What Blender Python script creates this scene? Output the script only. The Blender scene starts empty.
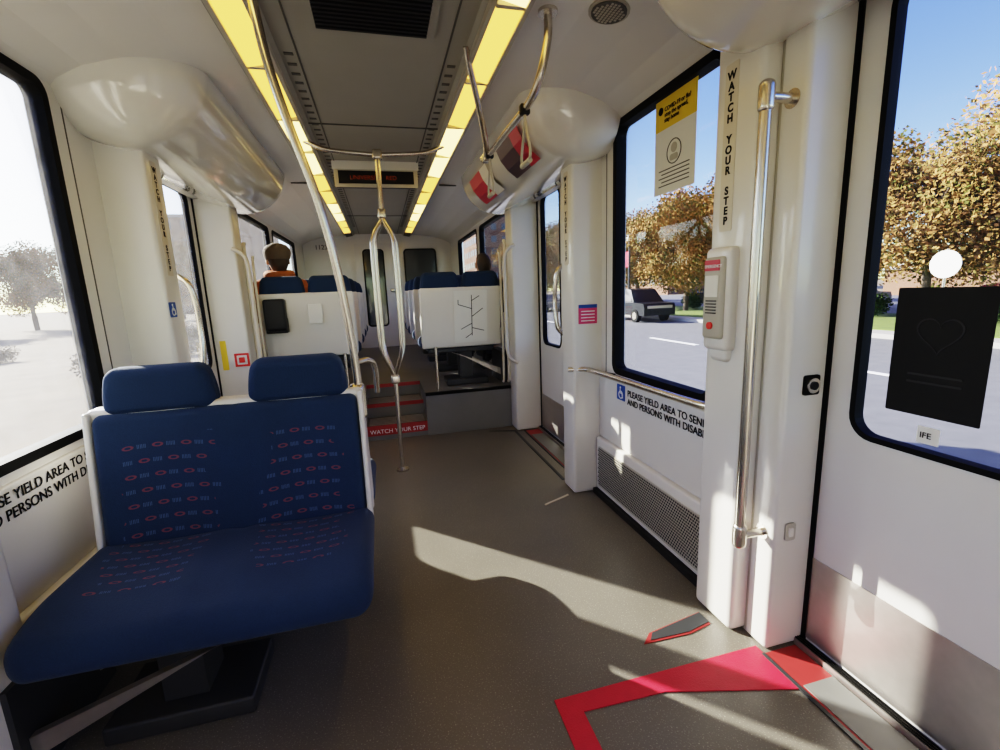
import bpy, bmesh, math, random
from mathutils import Vector, Matrix
random.seed(7)
scene = bpy.context.scene
COL = scene.collection

# ------------------------------------------------------------------ materials
def new_mat(name):
    m = bpy.data.materials.new(name); m.use_nodes = True
    nt = m.node_tree
    return m, nt, nt.nodes["Principled BSDF"]

def N(nt, typ, **kw):
    n = nt.nodes.new(typ)
    for k, v in kw.items(): setattr(n, k, v)
    return n

def pm(name, col, rough=.5, metal=0., var=.06, vscale=6., bump=0., bscale=200., coat=0., spec=.5):
    m, nt, p = new_mat(name)
    p.inputs["Roughness"].default_value = rough
    p.inputs["Metallic"].default_value = metal
    p.inputs["Coat Weight"].default_value = coat
    p.inputs["Specular IOR Level"].default_value = spec
    tc = N(nt, "ShaderNodeTexCoord")
    nz = N(nt, "ShaderNodeTexNoise"); nz.inputs["Scale"].default_value = vscale
    nz.inputs["Detail"].default_value = 4
    nt.links.new(tc.outputs["Object"], nz.inputs["Vector"])
    mx = N(nt, "ShaderNodeMixRGB")
    c = Vector(col[:3])
    mx.inputs[1].default_value = (*(c*(1-var)), 1)
    mx.inputs[2].default_value = (*[min(1, x*(1+var)) for x in c], 1)
    nt.links.new(nz.outputs["Fac"], mx.inputs[0])
    nt.links.new(mx.outputs[0], p.inputs["Base Color"])
    if bump > 0:
        n2 = N(nt, "ShaderNodeTexNoise"); n2.inputs["Scale"].default_value = bscale
        nt.links.new(tc.outputs["Object"], n2.inputs["Vector"])
        b = N(nt, "ShaderNodeBump"); b.inputs["Strength"].default_value = bump
        b.inputs["Distance"].default_value = .01
        nt.links.new(n2.outputs["Fac"], b.inputs["Height"])
        nt.links.new(b.outputs[0], p.inputs["Normal"])
    return m

M = {}
M['white'] = pm('white_plastic', (.75,.725,.655), .32, var=.03, coat=.3)
M['cover'] = pm('gloss_white', (.76,.735,.64), .15, var=.02, coat=1.)
M['cream'] = pm('cream_panel', (.66,.60,.48), .4, var=.04)
M['door'] = pm('door_white', (.69,.67,.62), .35, var=.03)
M['grey'] = pm('ceiling_grey', (.35,.335,.28), .5, var=.05)
M['grey2'] = pm('seam_grey', (.11,.105,.09), .6)
M['trimg'] = pm('light_trim_grey', (.46,.43,.35), .4)
M['rubber'] = pm('black_rubber', (.006,.006,.006), .6, spec=.12)
M['black'] = pm('black_plastic', (.012,.012,.014), .4, spec=.3)
M['steel'] = pm('brushed_steel', (.62,.57,.50), .24, metal=.95, var=.05)
M['kick'] = pm('kick_plate_steel', (.46,.43,.40), .35, metal=.8, var=.1, vscale=30)
M['dark'] = pm('dark_metal', (.05,.052,.055), .45, metal=.3)
M['red'] = pm('red_floor_paint', (.55,.02,.05), .55, var=.15, vscale=20, bump=.2)
M['darkred'] = pm('red_threshold', (.33,.03,.03), .55, var=.15, vscale=20)
M['plat'] = pm('platform_grey', (.18,.18,.17), .6, var=.1)
M['yellow'] = pm('sign_yellow', (.85,.60,.03), .5)
M['paper'] = pm('paper_white', (.80,.79,.72), .6)
M['cardred'] = pm('card_red', (.55,.03,.06), .35)
M['carddark'] = pm('card_dark', (.10,.06,.07), .35)
M['signblue'] = pm('sign_blue', (.01,.08,.34), .45)
M['pink'] = pm('sign_magenta', (.62,.05,.16), .45)
M['ink'] = pm('ink_black', (.012,.012,.012), .6, spec=.2)
M['whiteink'] = pm('ink_white', (.85,.85,.85), .6)
M['redbtn'] = pm('red_button', (.7,.03,.02), .3)
M['skin'] = pm('skin', (.52,.30,.20), .5)
M['coat'] = pm('coat_orange', (.40,.13,.035), .8, bump=.3)
M['coat2'] = pm('coat_dark', (.03,.035,.05), .8, bump=.3)
M['trousers'] = pm('trousers_dark', (.03,.035,.06), .8)
M['hat'] = pm('hat_grey_brown', (.12,.095,.07), .9, bump=.5, bscale=60)
M['hair'] = pm('hair_dark', (.05,.035,.026), .6, bump=.4, bscale=80)
M['farwin'] = pm('far_window_glass', (.05,.06,.07), .12, coat=.5)

def floor_mat():
    m, nt, p = new_mat('speckled_floor')
    tc = N(nt,"ShaderNodeTexCoord")
    v = N(nt,"ShaderNodeTexNoise"); v.inputs["Scale"].default_value = 210; v.inputs["Detail"].default_value=1
    nt.links.new(tc.outputs["Object"], v.inputs["Vector"])
    r = N(nt,"ShaderNodeValToRGB")
    r.color_ramp.elements[0].position=.61; r.color_ramp.elements[0].color=(.195,.18,.15,1)
    r.color_ramp.elements[1].position=.74; r.color_ramp.elements[1].color=(.40,.38,.33,1)
    nt.links.new(v.outputs["Fac"], r.inputs[0])
    n = N(nt,"ShaderNodeTexNoise"); n.inputs["Scale"].default_value=2.5; n.inputs["Detail"].default_value=7
    nt.links.new(tc.outputs["Object"], n.inputs["Vector"])
    mx = N(nt,"ShaderNodeMixRGB", blend_type='MULTIPLY'); mx.inputs[0].default_value=.4
    nt.links.new(r.outputs[0], mx.inputs[1]); nt.links.new(n.outputs["Fac"], mx.inputs[2])
    nt.links.new(mx.outputs[0], p.inputs["Base Color"])
    mr = N(nt,"ShaderNodeMapRange"); mr.inputs[3].default_value=.28; mr.inputs[4].default_value=.48
    nt.links.new(n.outputs["Fac"], mr.inputs[0]); nt.links.new(mr.outputs[0], p.inputs["Roughness"])
    b = N(nt,"ShaderNodeBump"); b.inputs["Strength"].default_value=.15; b.inputs["Distance"].default_value=.003
    nt.links.new(v.outputs["Fac"], b.inputs["Height"]); nt.links.new(b.outputs[0], p.inputs["Normal"])
    return m
M['floor'] = floor_mat()

def glass_mat(name, dirt, refl=.5):
    m = bpy.data.materials.new(name); m.use_nodes=True; nt=m.node_tree; nt.nodes.clear()
    out=N(nt,"ShaderNodeOutputMaterial")
    t=N(nt,"ShaderNodeBsdfTransparent"); t.inputs[0].default_value=(.95,.97,.97,1)
    g=N(nt,"ShaderNodeBsdfGlossy"); g.inputs["Roughness"].default_value=.02
    lw=N(nt,"ShaderNodeLayerWeight"); lw.inputs[0].default_value=.12
    mu=N(nt,"ShaderNodeMath",operation='MULTIPLY'); mu.inputs[1].default_value=refl
    nt.links.new(lw.outputs["Fresnel"],mu.inputs[0])
    m1=N(nt,"ShaderNodeMixShader"); nt.links.new(mu.outputs[0],m1.inputs[0])
    nt.links.new(t.outputs[0],m1.inputs[1]); nt.links.new(g.outputs[0],m1.inputs[2])
    tr=N(nt,"ShaderNodeBsdfTranslucent"); tr.inputs[0].default_value=(.9,.9,.88,1)
    tc=N(nt,"ShaderNodeTexCoord"); nz=N(nt,"ShaderNodeTexNoise"); nz.inputs["Scale"].default_value=14; nz.inputs["Detail"].default_value=8
    nt.links.new(tc.outputs["Object"],nz.inputs["Vector"])
    m3=N(nt,"ShaderNodeMath",operation='MULTIPLY'); m3.inputs[1].default_value=dirt*2
    nt.links.new(nz.outputs["Fac"],m3.inputs[0])
    m2=N(nt,"ShaderNodeMixShader"); nt.links.new(m3.outputs[0],m2.inputs[0])
    nt.links.new(m1.outputs[0],m2.inputs[1]); nt.links.new(tr.outputs[0],m2.inputs[2])
    nt.links.new(m2.outputs[0],out.inputs[0])
    return m
M['glassR']=glass_mat('window_glass',.005)
M['glassL']=glass_mat('dusty_window_glass',.03)

def emit_mat(name,col,st):
    m=bpy.data.materials.new(name); m.use_nodes=True; nt=m.node_tree; nt.nodes.clear()
    out=N(nt,"ShaderNodeOutputMaterial"); e=N(nt,"ShaderNodeEmission"); e.inputs[0].default_value=(*col,1); e.inputs[1].default_value=st
    nt.links.new(e.outputs[0],out.inputs[0]); return m
M['lamp']=emit_mat('lamp_diffuser_warm',(1,.56,.08),2.0)
M['lamp2']=emit_mat('lamp_diffuser_bright',(1,.68,.19),4.0)
M['led']=emit_mat('led_red',(1,.20,.06),.10)

def seat_mat():
    m,nt,p=new_mat('seat_fabric_blue')
    p.inputs["Roughness"].default_value=.85
    p.inputs["Sheen Weight"].default_value=.10
    tc=N(nt,"ShaderNodeTexCoord"); sp=N(nt,"ShaderNodeSeparateXYZ"); nt.links.new(tc.outputs["Object"],sp.inputs[0])
    def math_(op,a,b=None,c=None):
        n=N(nt,"ShaderNodeMath",operation=op)
        for i,x in enumerate((a,b,c)):
            if x is None: continue
            if isinstance(x,(int,float)): n.inputs[i].default_value=x
            else: nt.links.new(x,n.inputs[i])
        return n.outputs[0]
    X=sp.outputs[0]; V=math_('SUBTRACT',sp.outputs[2],sp.outputs[1])
    rowf=math_('DIVIDE',V,.042); row=math_('FLOOR',rowf); fv=math_('SUBTRACT',math_('FRACT',rowf),.5)
    off=math_('MULTIPLY',math_('FRACT',math_('MULTIPLY',row,.5)),1.)
    cu=math_('ADD',math_('DIVIDE',X,.086),off); fu=math_('SUBTRACT',math_('FRACT',cu),.5)
    ex=math_('DIVIDE',math_('ADD',fu,.22),.19); ey=math_('DIVIDE',fv,.15)
    d=math_('SQRT',math_('ADD',math_('MULTIPLY',ex,ex),math_('MULTIPLY',ey,ey)))
    ring=math_('LESS_THAN',math_('ABSOLUTE',math_('SUBTRACT',d,.78)),.24)
    lx=math_('SUBTRACT',fu,.08); inl=math_('MULTIPLY',math_('GREATER_THAN',lx,0.),math_('LESS_THAN',lx,.33))
    bars=math_('LESS_THAN',math_('FRACT',math_('MULTIPLY',lx,9.)),.66)
    hole=math_('GREATER_THAN',math_('ABSOLUTE',math_('SUBTRACT',math_('FRACT',math_('MULTIPLY',lx,9.)),.33)),.11)
    hh=math_('LESS_THAN',math_('ABSOLUTE',fv),.14)
    lets=math_('MULTIPLY',math_('MULTIPLY',math_('MULTIPLY',inl,bars),hh),hole)
    ax=math_('ABSOLUTE',math_('SUBTRACT',math_('ABSOLUTE',X),.21)); wob=N(nt,"ShaderNodeTexNoise"); wob.inputs["Scale"].default_value=6
    nt.links.new(tc.outputs["Object"],wob.inputs["Vector"])
    thr=math_('ADD',.02,math_('MULTIPLY',wob.outputs["Fac"],.23))
    reg=math_('LESS_THAN',ax,thr)
    keep=math_('MULTIPLY',math_('GREATER_THAN',sp.outputs[1],-.32),math_('LESS_THAN',sp.outputs[2],.82))
    reg=math_('MULTIPLY',reg,keep)
    ring=math_('MULTIPLY',ring,reg); lets=math_('MULTIPLY',lets,reg)
    base=N(nt,"ShaderNodeTexNoise"); base.inputs["Scale"].default_value=260
    nt.links.new(tc.outputs["Object"],base.inputs["Vector"])
    big=N(nt,"ShaderNodeTexNoise"); big.inputs["Scale"].default_value=5; big.inputs["Detail"].default_value=4
    nt.links.new(tc.outputs["Object"],big.inputs["Vector"])
    bf=math_('ADD',math_('MULTIPLY',base.outputs["Fac"],.5),math_('MULTIPLY',big.outputs["Fac"],.5))
    b0=N(nt,"ShaderNodeMixRGB"); b0.inputs[1].default_value=(.004,.017,.048,1); b0.inputs[2].default_value=(.012,.042,.105,1)
    nt.links.new(bf,b0.inputs[0])
    b1=N(nt,"ShaderNodeMixRGB"); nt.links.new(lets,b1.inputs[0]); nt.links.new(b0.outputs[0],b1.inputs[1]); b1.inputs[2].default_value=(.06,.11,.21,1)
    b2=N(nt,"ShaderNodeMixRGB"); nt.links.new(ring,b2.inputs[0]); nt.links.new(b1.outputs[0],b2.inputs[1]); b2.inputs[2].default_value=(.17,.045,.07,1)
    nt.links.new(b2.outputs[0],p.inputs["Base Color"])
    bp=N(nt,"ShaderNodeBump"); bp.inputs["Strength"].default_value=.3; bp.inputs["Distance"].default_value=.003
    nt.links.new(base.outputs["Fac"],bp.inputs["Height"]); nt.links.new(bp.outputs[0],p.inputs["Normal"])
    return m
M['seat']=seat_mat()
M['seatplain']=pm('seat_fabric_plain',(.008,.030,.078),.85,bump=.2,var=.2,vscale=200)

# ------------------------------------------------------------------ mesh builder
def rr_loop(a0,a1,b0,b1,r,k=6):
    r=max(r,.0005); pts=[]
    for (ca,cb,s) in ((a1-r,b1-r,0),(a0+r,b1-r,90),(a0+r,b0+r,180),(a1-r,b0+r,270)):
        for j in range(k+1):
            t=math.radians(s+90*j/k); pts.append((ca+r*math.cos(t),cb+r*math.sin(t)))
    return pts
def catmull(pts,n=8):
    pts=[Vector(p) for p in pts]
    if len(pts)<3: return pts
    P=[pts[0]*2-pts[1]]+pts+[pts[-1]*2-pts[-2]]; out=[]
    for i in range(1,len(P)-2):
        p0,p1,p2,p3=P[i-1:i+3]
        for j in range(n):
            t=j/n
            out.append(.5*((2*p1)+(-p0+p2)*t+(2*p0-5*p1+4*p2-p3)*t*t+(-p0+3*p1-3*p2+p3)*t**3))
    out.append(pts[-1]); return out
class MB:
    def __init__(s): s.v=[];s.f=[];s.m=[];s.sm=[];s.mats=[]
    def mi(s,m):
        if m not in s.mats: s.mats.append(m)
        return s.mats.index(m)
    def add(s,vs,fs,mat,smooth=False):
        o=len(s.v); s.v+= [tuple(v) for v in vs]; i=s.mi(mat)
        for f in fs: s.f.append([o+x for x in f]); s.m.append(i); s.sm.append(smooth)
    def box(s,x0,x1,y0,y1,z0,z1,mat):
        x0,x1=sorted((x0,x1));y0,y1=sorted((y0,y1));z0,z1=sorted((z0,z1))
        vs=[(x,y,z) for z in (z0,z1) for y in (y0,y1) for x in (x0,x1)]
        s.add(vs,[(0,2,3,1),(4,5,7,6),(0,1,5,4),(2,6,7,3),(0,4,6,2),(1,3,7,5)],mat)
    def rbox(s,x0,x1,y0,y1,z0,z1,r,mat,k=3,m=1,fn=None):
        x0,x1=sorted((x0,x1));y0,y1=sorted((y0,y1));z0,z1=sorted((z0,z1))
        r=min(r,(x1-x0)/2*.999,(y1-y0)/2*.999,(z1-z0)/2*.999)
        def ax(a,b):
            L=[a+r*i/k for i in range(k+1)]; mid=[a+r+(b-a-2*r)*i/m for i in range(1,m)]
            return L+mid+[b-r+r*i/k for i in range(k+1)]
        A=[ax(x0,x1),ax(y0,y1),ax(z0,z1)]
        lo=[x0+r,y0+r,z0+r];hi=[x1-r,y1-r,z1-r]; idx={}; vs=[]; fs=[]
        def vid(i,j,l):
            key=(i,j,l)
            if key not in idx:
                p=Vector((A[0][i],A[1][j],A[2][l])); q=Vector([min(max(p[t],lo[t]),hi[t]) for t in range(3)])
                d=p-q
                if d.length>1e-9: p=q+d.normalized()*r
                if fn: p=Vector(fn(p))
                idx[key]=len(vs); vs.append(p)
            return idx[key]
        nx,ny,nz=[len(a)-1 for a in A]
        for i in range(nx):
            for j in range(ny):
                fs.append((vid(i,j,0),vid(i,j+1,0),vid(i+1,j+1,0),vid(i+1,j,0)))
                fs.append((vid(i,j,nz),vid(i+1,j,nz),vid(i+1,j+1,nz),vid(i,j+1,nz)))
        for i in range(nx):
            for l in range(nz):
                fs.append((vid(i,0,l),vid(i+1,0,l),vid(i+1,0,l+1),vid(i,0,l+1)))
                fs.append((vid(i,ny,l),vid(i,ny,l+1),vid(i+1,ny,l+1),vid(i+1,ny,l)))
        for j in range(ny):
            for l in range(nz):
                fs.append((vid(0,j,l),vid(0,j,l+1),vid(0,j+1,l+1),vid(0,j+1,l)))
                fs.append((vid(nx,j,l),vid(nx,j+1,l),vid(nx,j+1,l+1),vid(nx,j,l+1)))
        s.add(vs,fs,mat,True)
    def tube(s,pts,r,mat,n=12,smoothpath=True,cap=True,closed=False):
        P=catmull(pts) if smoothpath and len(pts)>2 else [Vector(p) for p in pts]
        if closed: P=P[:-1] if (P[0]-P[-1]).length<1e-5 else P
        L=len(P); vs=[];fs=[]; up=None
        for i,p in enumerate(P):
            if closed: t=(P[(i+1)%L]-P[i-1]).normalized()
            else: t=(P[min(i+1,L-1)]-P[max(i-1,0)]).normalized()
            if up is None:
                up=t.orthogonal().normalized()
            up=(up-t*up.dot(t)).normalized(); w=t.cross(up)
            rr=r[i*len(r)//L] if isinstance(r,list) else r
            for k in range(n):
                a=2*math.pi*k/n; vs.append(p+up*math.cos(a)*rr+w*math.sin(a)*rr)
        R=L if closed else L-1
        for i in range(R):
            for k in range(n):
                i2=(i+1)%L
                fs.append((i*n+k,i*n+(k+1)%n,i2*n+(k+1)%n,i2*n+k))
        s.add(vs,fs,mat,True)
        if cap and not closed:
            s.add(vs[:n],[tuple(range(n-1,-1,-1))],mat); s.add(vs[-n:],[tuple(range(n))],mat)
    def ring(s,fr,outer,inner,d0,d1,mat):
        n=len(outer); vs=[fr(*p,d0) for p in outer]+[fr(*p,d0) for p in inner]+[fr(*p,d1) for p in outer]+[fr(*p,d1) for p in inner]
        fs=[]
        for i in range(n):
            j=(i+1)%n
            fs+=[(i,j,n+j,n+i),(2*n+i,3*n+i,3*n+j,2*n+j),(n+i,n+j,3*n+j,3*n+i),(i,2*n+i,2*n+j,j)]
        s.add(vs,fs,mat)
    def plate(s,fr,loop,d0,d1,mat):
        n=len(loop); vs=[fr(*p,d0) for p in loop]+[fr(*p,d1) for p in loop]
        fs=[tuple(range(n)),tuple(range(2*n-1,n-1,-1))]+[(i,n+i,n+(i+1)%n,(i+1)%n) for i in range(n)]
        s.add(vs,fs,mat)
    def build(s,name,loc=(0,0,0),rot=None,parent=None):
        me=bpy.data.meshes.new(name); me.from_pydata(s.v,[],s.f)
        for m in s.mats: me.materials.append(m)
        me.polygons.foreach_set('material_index',s.m); me.polygons.foreach_set('use_smooth',s.sm)
        me.validate(); me.update()
        bm=bmesh.new(); bm.from_mesh(me); bmesh.ops.recalc_face_normals(bm,faces=bm.faces); bm.to_mesh(me); bm.free()
        o=bpy.data.objects.new(name,me); COL.objects.link(o); o.location=loc
        if rot is not None: o.rotation_euler=rot
        if parent: o.parent=parent
        return o
def circ(ca,cb,r,n=24): return [(ca+r*math.cos(2*math.pi*i/n),cb+r*math.sin(2*math.pi*i/n)) for i in range(n)]

def FR(X0,side):   # wall frame: a=Y, b=Z, d = depth outward from the cabin
    return lambda a,b,d: (side*(X0+d),a,b)
def text(body,size,loc,face,mat,parent=None,name='lettering',align='LEFT',bold=0.,space=1.):
    c=bpy.data.curves.new(name,'FONT'); c.body=body; c.size=size; c.extrude=.0006; c.align_x=align; c.offset=bold
    c.materials.append(mat); c.space_line=space
    o=bpy.data.objects.new(name,c); COL.objects.link(o)
    ax={'R':((0,-1,0),(0,0,1),(-1,0,0)),'L':((0,1,0),(0,0,1),(1,0,0)),'B':((1,0,0),(0,0,1),(0,-1,0)),'F':((1,0,0),(0,1,0),(0,0,1))}[face]
    m=Matrix.Identity(4)
    for i,a in enumerate(ax):
        for j in range(3): m[j][i]=a[j]
    for j in range(3): m[j][3]=loc[j]
    o.matrix_world=m
    if parent: o.parent=parent
    return o

# ------------------------------------------------------------------ camera
cd=bpy.data.cameras.new('camera'); cam=bpy.data.objects.new('camera',cd); COL.objects.link(cam)
cd.sensor_width=36; cd.lens=36*.455; cd.clip_start=.02; cd.clip_end=500
xr=Vector((.9671,-.2514,-.0391)).normalized(); fw=Vector((.2404,.9533,-.1831)).normalized()
up=xr.cross(fw).normalized(); fw=up.cross(xr).normalized(); bk=-fw
cm=Matrix.Identity(4)
for i,a in enumerate((xr,up,bk)):
    for j in range(3): cm[j][i]=a[j]
cm[0][3]=-.055; cm[1][3]=0; cm[2][3]=1.25
cam.matrix_world=cm; scene.camera=cam

# ------------------------------------------------------------------ shell
HW=1.18; DX=1.275; Y0=-2.5; Y1=8.0; YP=3.95; ZP=.38
b=MB(); b.box(-1.36,1.36,Y0,YP+.02,-.08,0,M['floor'])
floor=b.build('floor')

b=MB()
prof=[(0,2.235),(.37,2.235),(.39,2.215),(.40,2.205),(.50,2.185),(.515,2.20),(.54,2.215),(.72,2.205),(.92,2.175),(1.06,2.135),(1.15,2.09),(1.20,2.05),(1.26,2.05)]
pm_=['grey','grey','trimg','grey2','trimg','grey','white','white','white','white','white','white']
for sgn in (1,-1):
    for i in range(len(prof)-1):
        (xa,za),(xb,zb)=prof[i],prof[i+1]
        vs=[(sgn*xa,Y0,za),(sgn*xb,Y0,zb),(sgn*xb,Y1,zb),(sgn*xa,Y1,za)]
        b.add(vs,[(0,1,2,3)],M[pm_[i]],i>=6)
b.box(-1.4,1.4,Y0,Y1,2.25,2.30,M['white'])
for y in (-.6,1.32,3.0,4.6,6.2): b.box(-.37,.37,y-.003,y+.003,2.229,2.236,M['grey2'])
for x in (-.30,.30): b.box(x-.003,x+.003,Y0,Y1,2.230,2.236,M['grey2'])
for x in (-.335,.335):
    for i in range(56): b.box(x-.018,x+.018,2.2+i*.09,2.2+i*.09+.02,2.232,2.236,M['grey2'])
for y in (1.42,4.35): 
    for s in(1,-1): b.box(s*.545,s*.70,y-.003,y+.003,2.198,2.212,M['grey2'])
ceiling=b.build('ceiling')

for s,nm in ((1,'ceiling_light_strip'),(-1,'ceiling_light_strip')):
    b=MB(); y=Y0+.1; i=0
    while y<7.4:
        L=.56
        mt=M['lamp2'] if i%4 in (1,2) else M['lamp']
        vs=[(s*.404,y,2.203),(s*.497,y,2.184),(s*.497,y+L,2.184),(s*.404,y+L,2.203)]
        vs+=[(v[0],v[1],v[2]-.008) for v in vs]
        b.add(vs,[(0,1,2,3),(4,5,6,7),(0,1,5,4),(1,2,6,5),(2,3,7,6),(3,0,4,7)],mt)
        b.box(s*.40,s*.50,y+L,y+L+.02,2.178,2.20,M['trimg'])
        y+=L+.02; i+=1
    b.box(s*.385,s*.402,Y0+.1,7.4,2.188,2.215,M['trimg']); b.box(s*.499,s*.515,Y0+.1,7.4,2.172,2.20,M['trimg'])
    b.build(nm)

b=MB(); b.box(-.23,.23,1.42,2.0,2.222,2.236,M['grey'])
for i in range(21): b.box(-.20,.20,1.45+i*.025,1.462+i*.025,2.214,2.224,M['black'])
b.build('ceiling_air_vent')

def wall(side,nm):
    b=MB(); fr=FR(HW,side)
    def seg(y0,y1,hole=None,z0=0.):
        if hole:
            b.ring(fr,rr_loop(y0,y1,z0,2.12,.0005),rr_loop(*hole,.05),0,.06,M['white'])
        else: b.plate(fr,rr_loop(y0,y1,z0,2.12,.0005),0,.06,M['white'])
    seg(Y0,-.38,(-2.1,-.6,.8,2.03))
    wy=(1.50,2.27) if side>0 else (1.42,2.16)
    seg(1.36,2.46,(wy[0],wy[1],.79,2.045))
    seg(3.9,5.72,(4.38,5.62,1.12,2.0)); seg(5.72,7.35,(5.82,7.2,1.12,2.0)); seg(7.35,Y1)
    for y0,y1 in ((-.12,1.12),(2.58,3.80)):
        b.box(side*1.24,side*1.36,y0,y1,2.02,2.26,M['white'])
    for y0,y1 in ((2.62,3.76),):
        b.rbox(side*1.12,side*1.27,y0,y1,1.955,2.06,.015,M['white'])
        for k in range(7): b.box(side*1.117,side*1.125,2.75+k*.03,2.765+k*.03,1.975,2.03,M['black'])
        b.rbox(side*1.10,side*1.13,3.35,3.41,1.965,2.02,.012,M['black'])
    b.rbox(side*1.065,side*1.34,1.205,1.40,0,2.2,.022,M['white'])
    b.rbox(side*1.12,side*1.36,1.10,1.195,0,2.2,.016,M['white'])
    b.box(side*1.13,side*1.34,1.18,1.22,0,2.2,M['trimg'])
    b.rbox(side*1.065,side*1.34,-.40,-.205,0,2.2,.022,M['white'])
    b.rbox(side*1.12,side*1.36,-.20,-.10,0,2.2,.016,M['white'])
    b.rbox(side*1.0,side*1.34,2.43,2.60,0,2.2,.02,M['white'])
    b.rbox(side*1.04,side*1.34,3.78,3.97,0,2.2,.02,M['white'])
    b.rbox(side*1.165,side*1.2,1.40,2.43,.36,.74,.008,M['white'])
    for y in (wy[1]+.10,): b.box(side*(HW-.002),side*(HW+.01),y-.003,y+.003,.75,2.1,M['grey2'])
    o=b.build(nm); return o
wallR=wall(1,'wall_right'); wallL=wall(-1,'wall_left')

b=MB(); fb=lambda a,z,d:(a,Y0-d,z)
b.ring(fb,rr_loop(-1.3,1.3,0,2.3,.0005),rr_loop(-.9,.9,.9,1.95,.06),0,.06,M['white']); b.build('wall_back')
b=MB(); b.plate(fb,rr_loop(-.88,.88,.92,1.93,.05),.02,.03,M['glassR']); b.ring(fb,rr_loop(-.92,.92,.88,1.97,.06),rr_loop(-.88,.88,.92,1.93,.05),-.005,.04,M['rubber']); b.build('window_1')
b=MB(); b.box(-1.3,1.3,Y1,Y1+.06,0,2.3,M['white'])
b.build('wall_front')
ff=lambda a,z,d:(a,Y1-d,z)
b=MB()
b.ring(ff,rr_loop(-.40,.30,ZP,2.08,.02),rr_loop(-.26,.04,.75,1.97,.05),.005,.05,M['door'])
b.plate(ff,rr_loop(-.26,.04,.75,1.97,.05),.01,.03,M['farwin']); b.ring(ff,rr_loop(-.28,.06,.73,1.99,.06),rr_loop(-.26,.04,.75,1.97,.05),.02,.056,M['rubber'])
b.rbox(.12,.2,Y1-.09,Y1-.05,1.3,1.34,.01,M['steel'])
b.build('door_5')
b=MB()
b.plate(ff,rr_loop(.40,.90,1.42,1.97,.05),.005,.02,M['farwin']); b.ring(ff,rr_loop(.38,.92,1.40,1.99,.06),rr_loop(.40,.90,1.42,1.97,.05),.005,.03,M['rubber'])
b.build('window_2')
text('11238',.10,(-1.0,Y1-.02,2.0),'B',M['ink'],None,'car_number')

wn=[3]
def window(side,y0,y1,z0,z1,glass):
    b=MB(); fr=FR(HW,side)
    b.ring(fr,rr_loop(y0-.022,y1+.022,z0-.022,z1+.022,.06),rr_loop(y0+.012,y1-.012,z0+.012,z1-.012,.045),-.006,.05,M['rubber'])
    b.plate(fr,rr_loop(y0+.010,y1-.010,z0+.010,z1-.010,.045),.02,.026,glass)
    b.build('window_%d'%wn[0]); wn[0]+=1
for s,g in ((1,M['glassR']),(-1,M['glassL'])):
    window(s,-2.1,-.6,.8,2.03,g)
    if s>0: window(s,1.50,2.27,.79,2.045,g)
    else: window(s,1.42,2.16,.79,2.045,g)
    window(s,4.38,5.62,1.12,2.0,g); window(s,5.82,7.2,1.12,2.0,g)

dn=[1]
def door(side,y0,y1,glass):
    b=MB(); fr=FR(DX,side); mid=(y0+y1)/2
    for a0,a1 in ((y0,mid-.004),(mid+.004,y1)):
        w0,w1=a0+.095,a1-.095
        b.ring(fr,rr_loop(a0,a1,.02,2.04,.01),rr_loop(w0,w1,.79,1.98,.06),0,.035,M['door'])
        b.ring(fr,rr_loop(w0-.010,w1+.010,.780,1.990,.07),rr_loop(w0+.006,w1-.006,.796,1.974,.055),-.004,.03,M['rubber'])
        b.plate(fr,rr_loop(w0+.004,w1-.004,.794,1.976,.055),.012,.018,glass)
        b.plate(fr,rr_loop(a0+.012,a1-.012,.03,.33,.004),-.003,.002,M['kick'])
        for e in (a0,a1): b.box(side*(DX-.008),side*(DX+.04),e-.014,e+.014,.02,2.04,M['rubber'])
    b.box(side*(DX-.035),side*(DX-.005),y0,y1,.0,.022,M['kick'])
    for k in range(3): b.box(side*(DX-.031+.009*k),side*(DX-.027+.009*k),y0,y1,.022,.026,M['rubber'])
    b.build('door_%d'%dn[0]); dn[0]+=1
door(1,-.10,1.10,M['glassR']); door(1,2.60,3.78,M['glassR'])
door(-1,-.10,1.10,M['glassL']); door(-1,2.60,3.78,M['glassL'])

def cover(side,y0,y1):
    base=[(1.22,1.955),(1.14,1.925),(1.04,1.905),(.94,1.915),(.85,1.95),(.775,2.01),(.725,2.09),(.70,2.17),(.695,2.215)]
    base=[(p.x,p.y) for p in catmull([(x,z,0) for x,z in base],4)]
    secs=[]
    for i in range(11):
        t=i/10; secs.append((y0+.20*(1-math.cos(t*math.pi/2)),math.sin(t*math.pi/2)))
    for i in range(10,-1,-1):
        t=i/10; secs.append((y1-.20*(1-math.cos(t*math.pi/2)),math.sin(t*math.pi/2)))
    vs=[];fs=[];n=len(base)
    for (y,s_) in secs:
        for x,z in base:
            vs.append((side*(1.20+(x-1.20)*(.45+.55*s_)),y,2.205+(z-2.205)*(.15+.85*s_)))
    for i in range(len(secs)-1):
        for j in range(n-1): fs.append((i*n+j,i*n+j+1,(i+1)*n+j+1,(i+1)*n+j))
    b=MB(); b.add(vs,fs,M['cover'],True)
    b.add(vs[:n]+[(side*1.20,y0,2.215)],[tuple(range(n+1))],M['cover']); b.add(vs[-n:]+[(side*1.20,y1,2.215)],[tuple(range(n+1))],M['cover'])
    return b.build('door_operator_cover')
for s in (1,-1):
    cover(s,-.75,1.42); cover(s,2.20,4.25)

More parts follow.
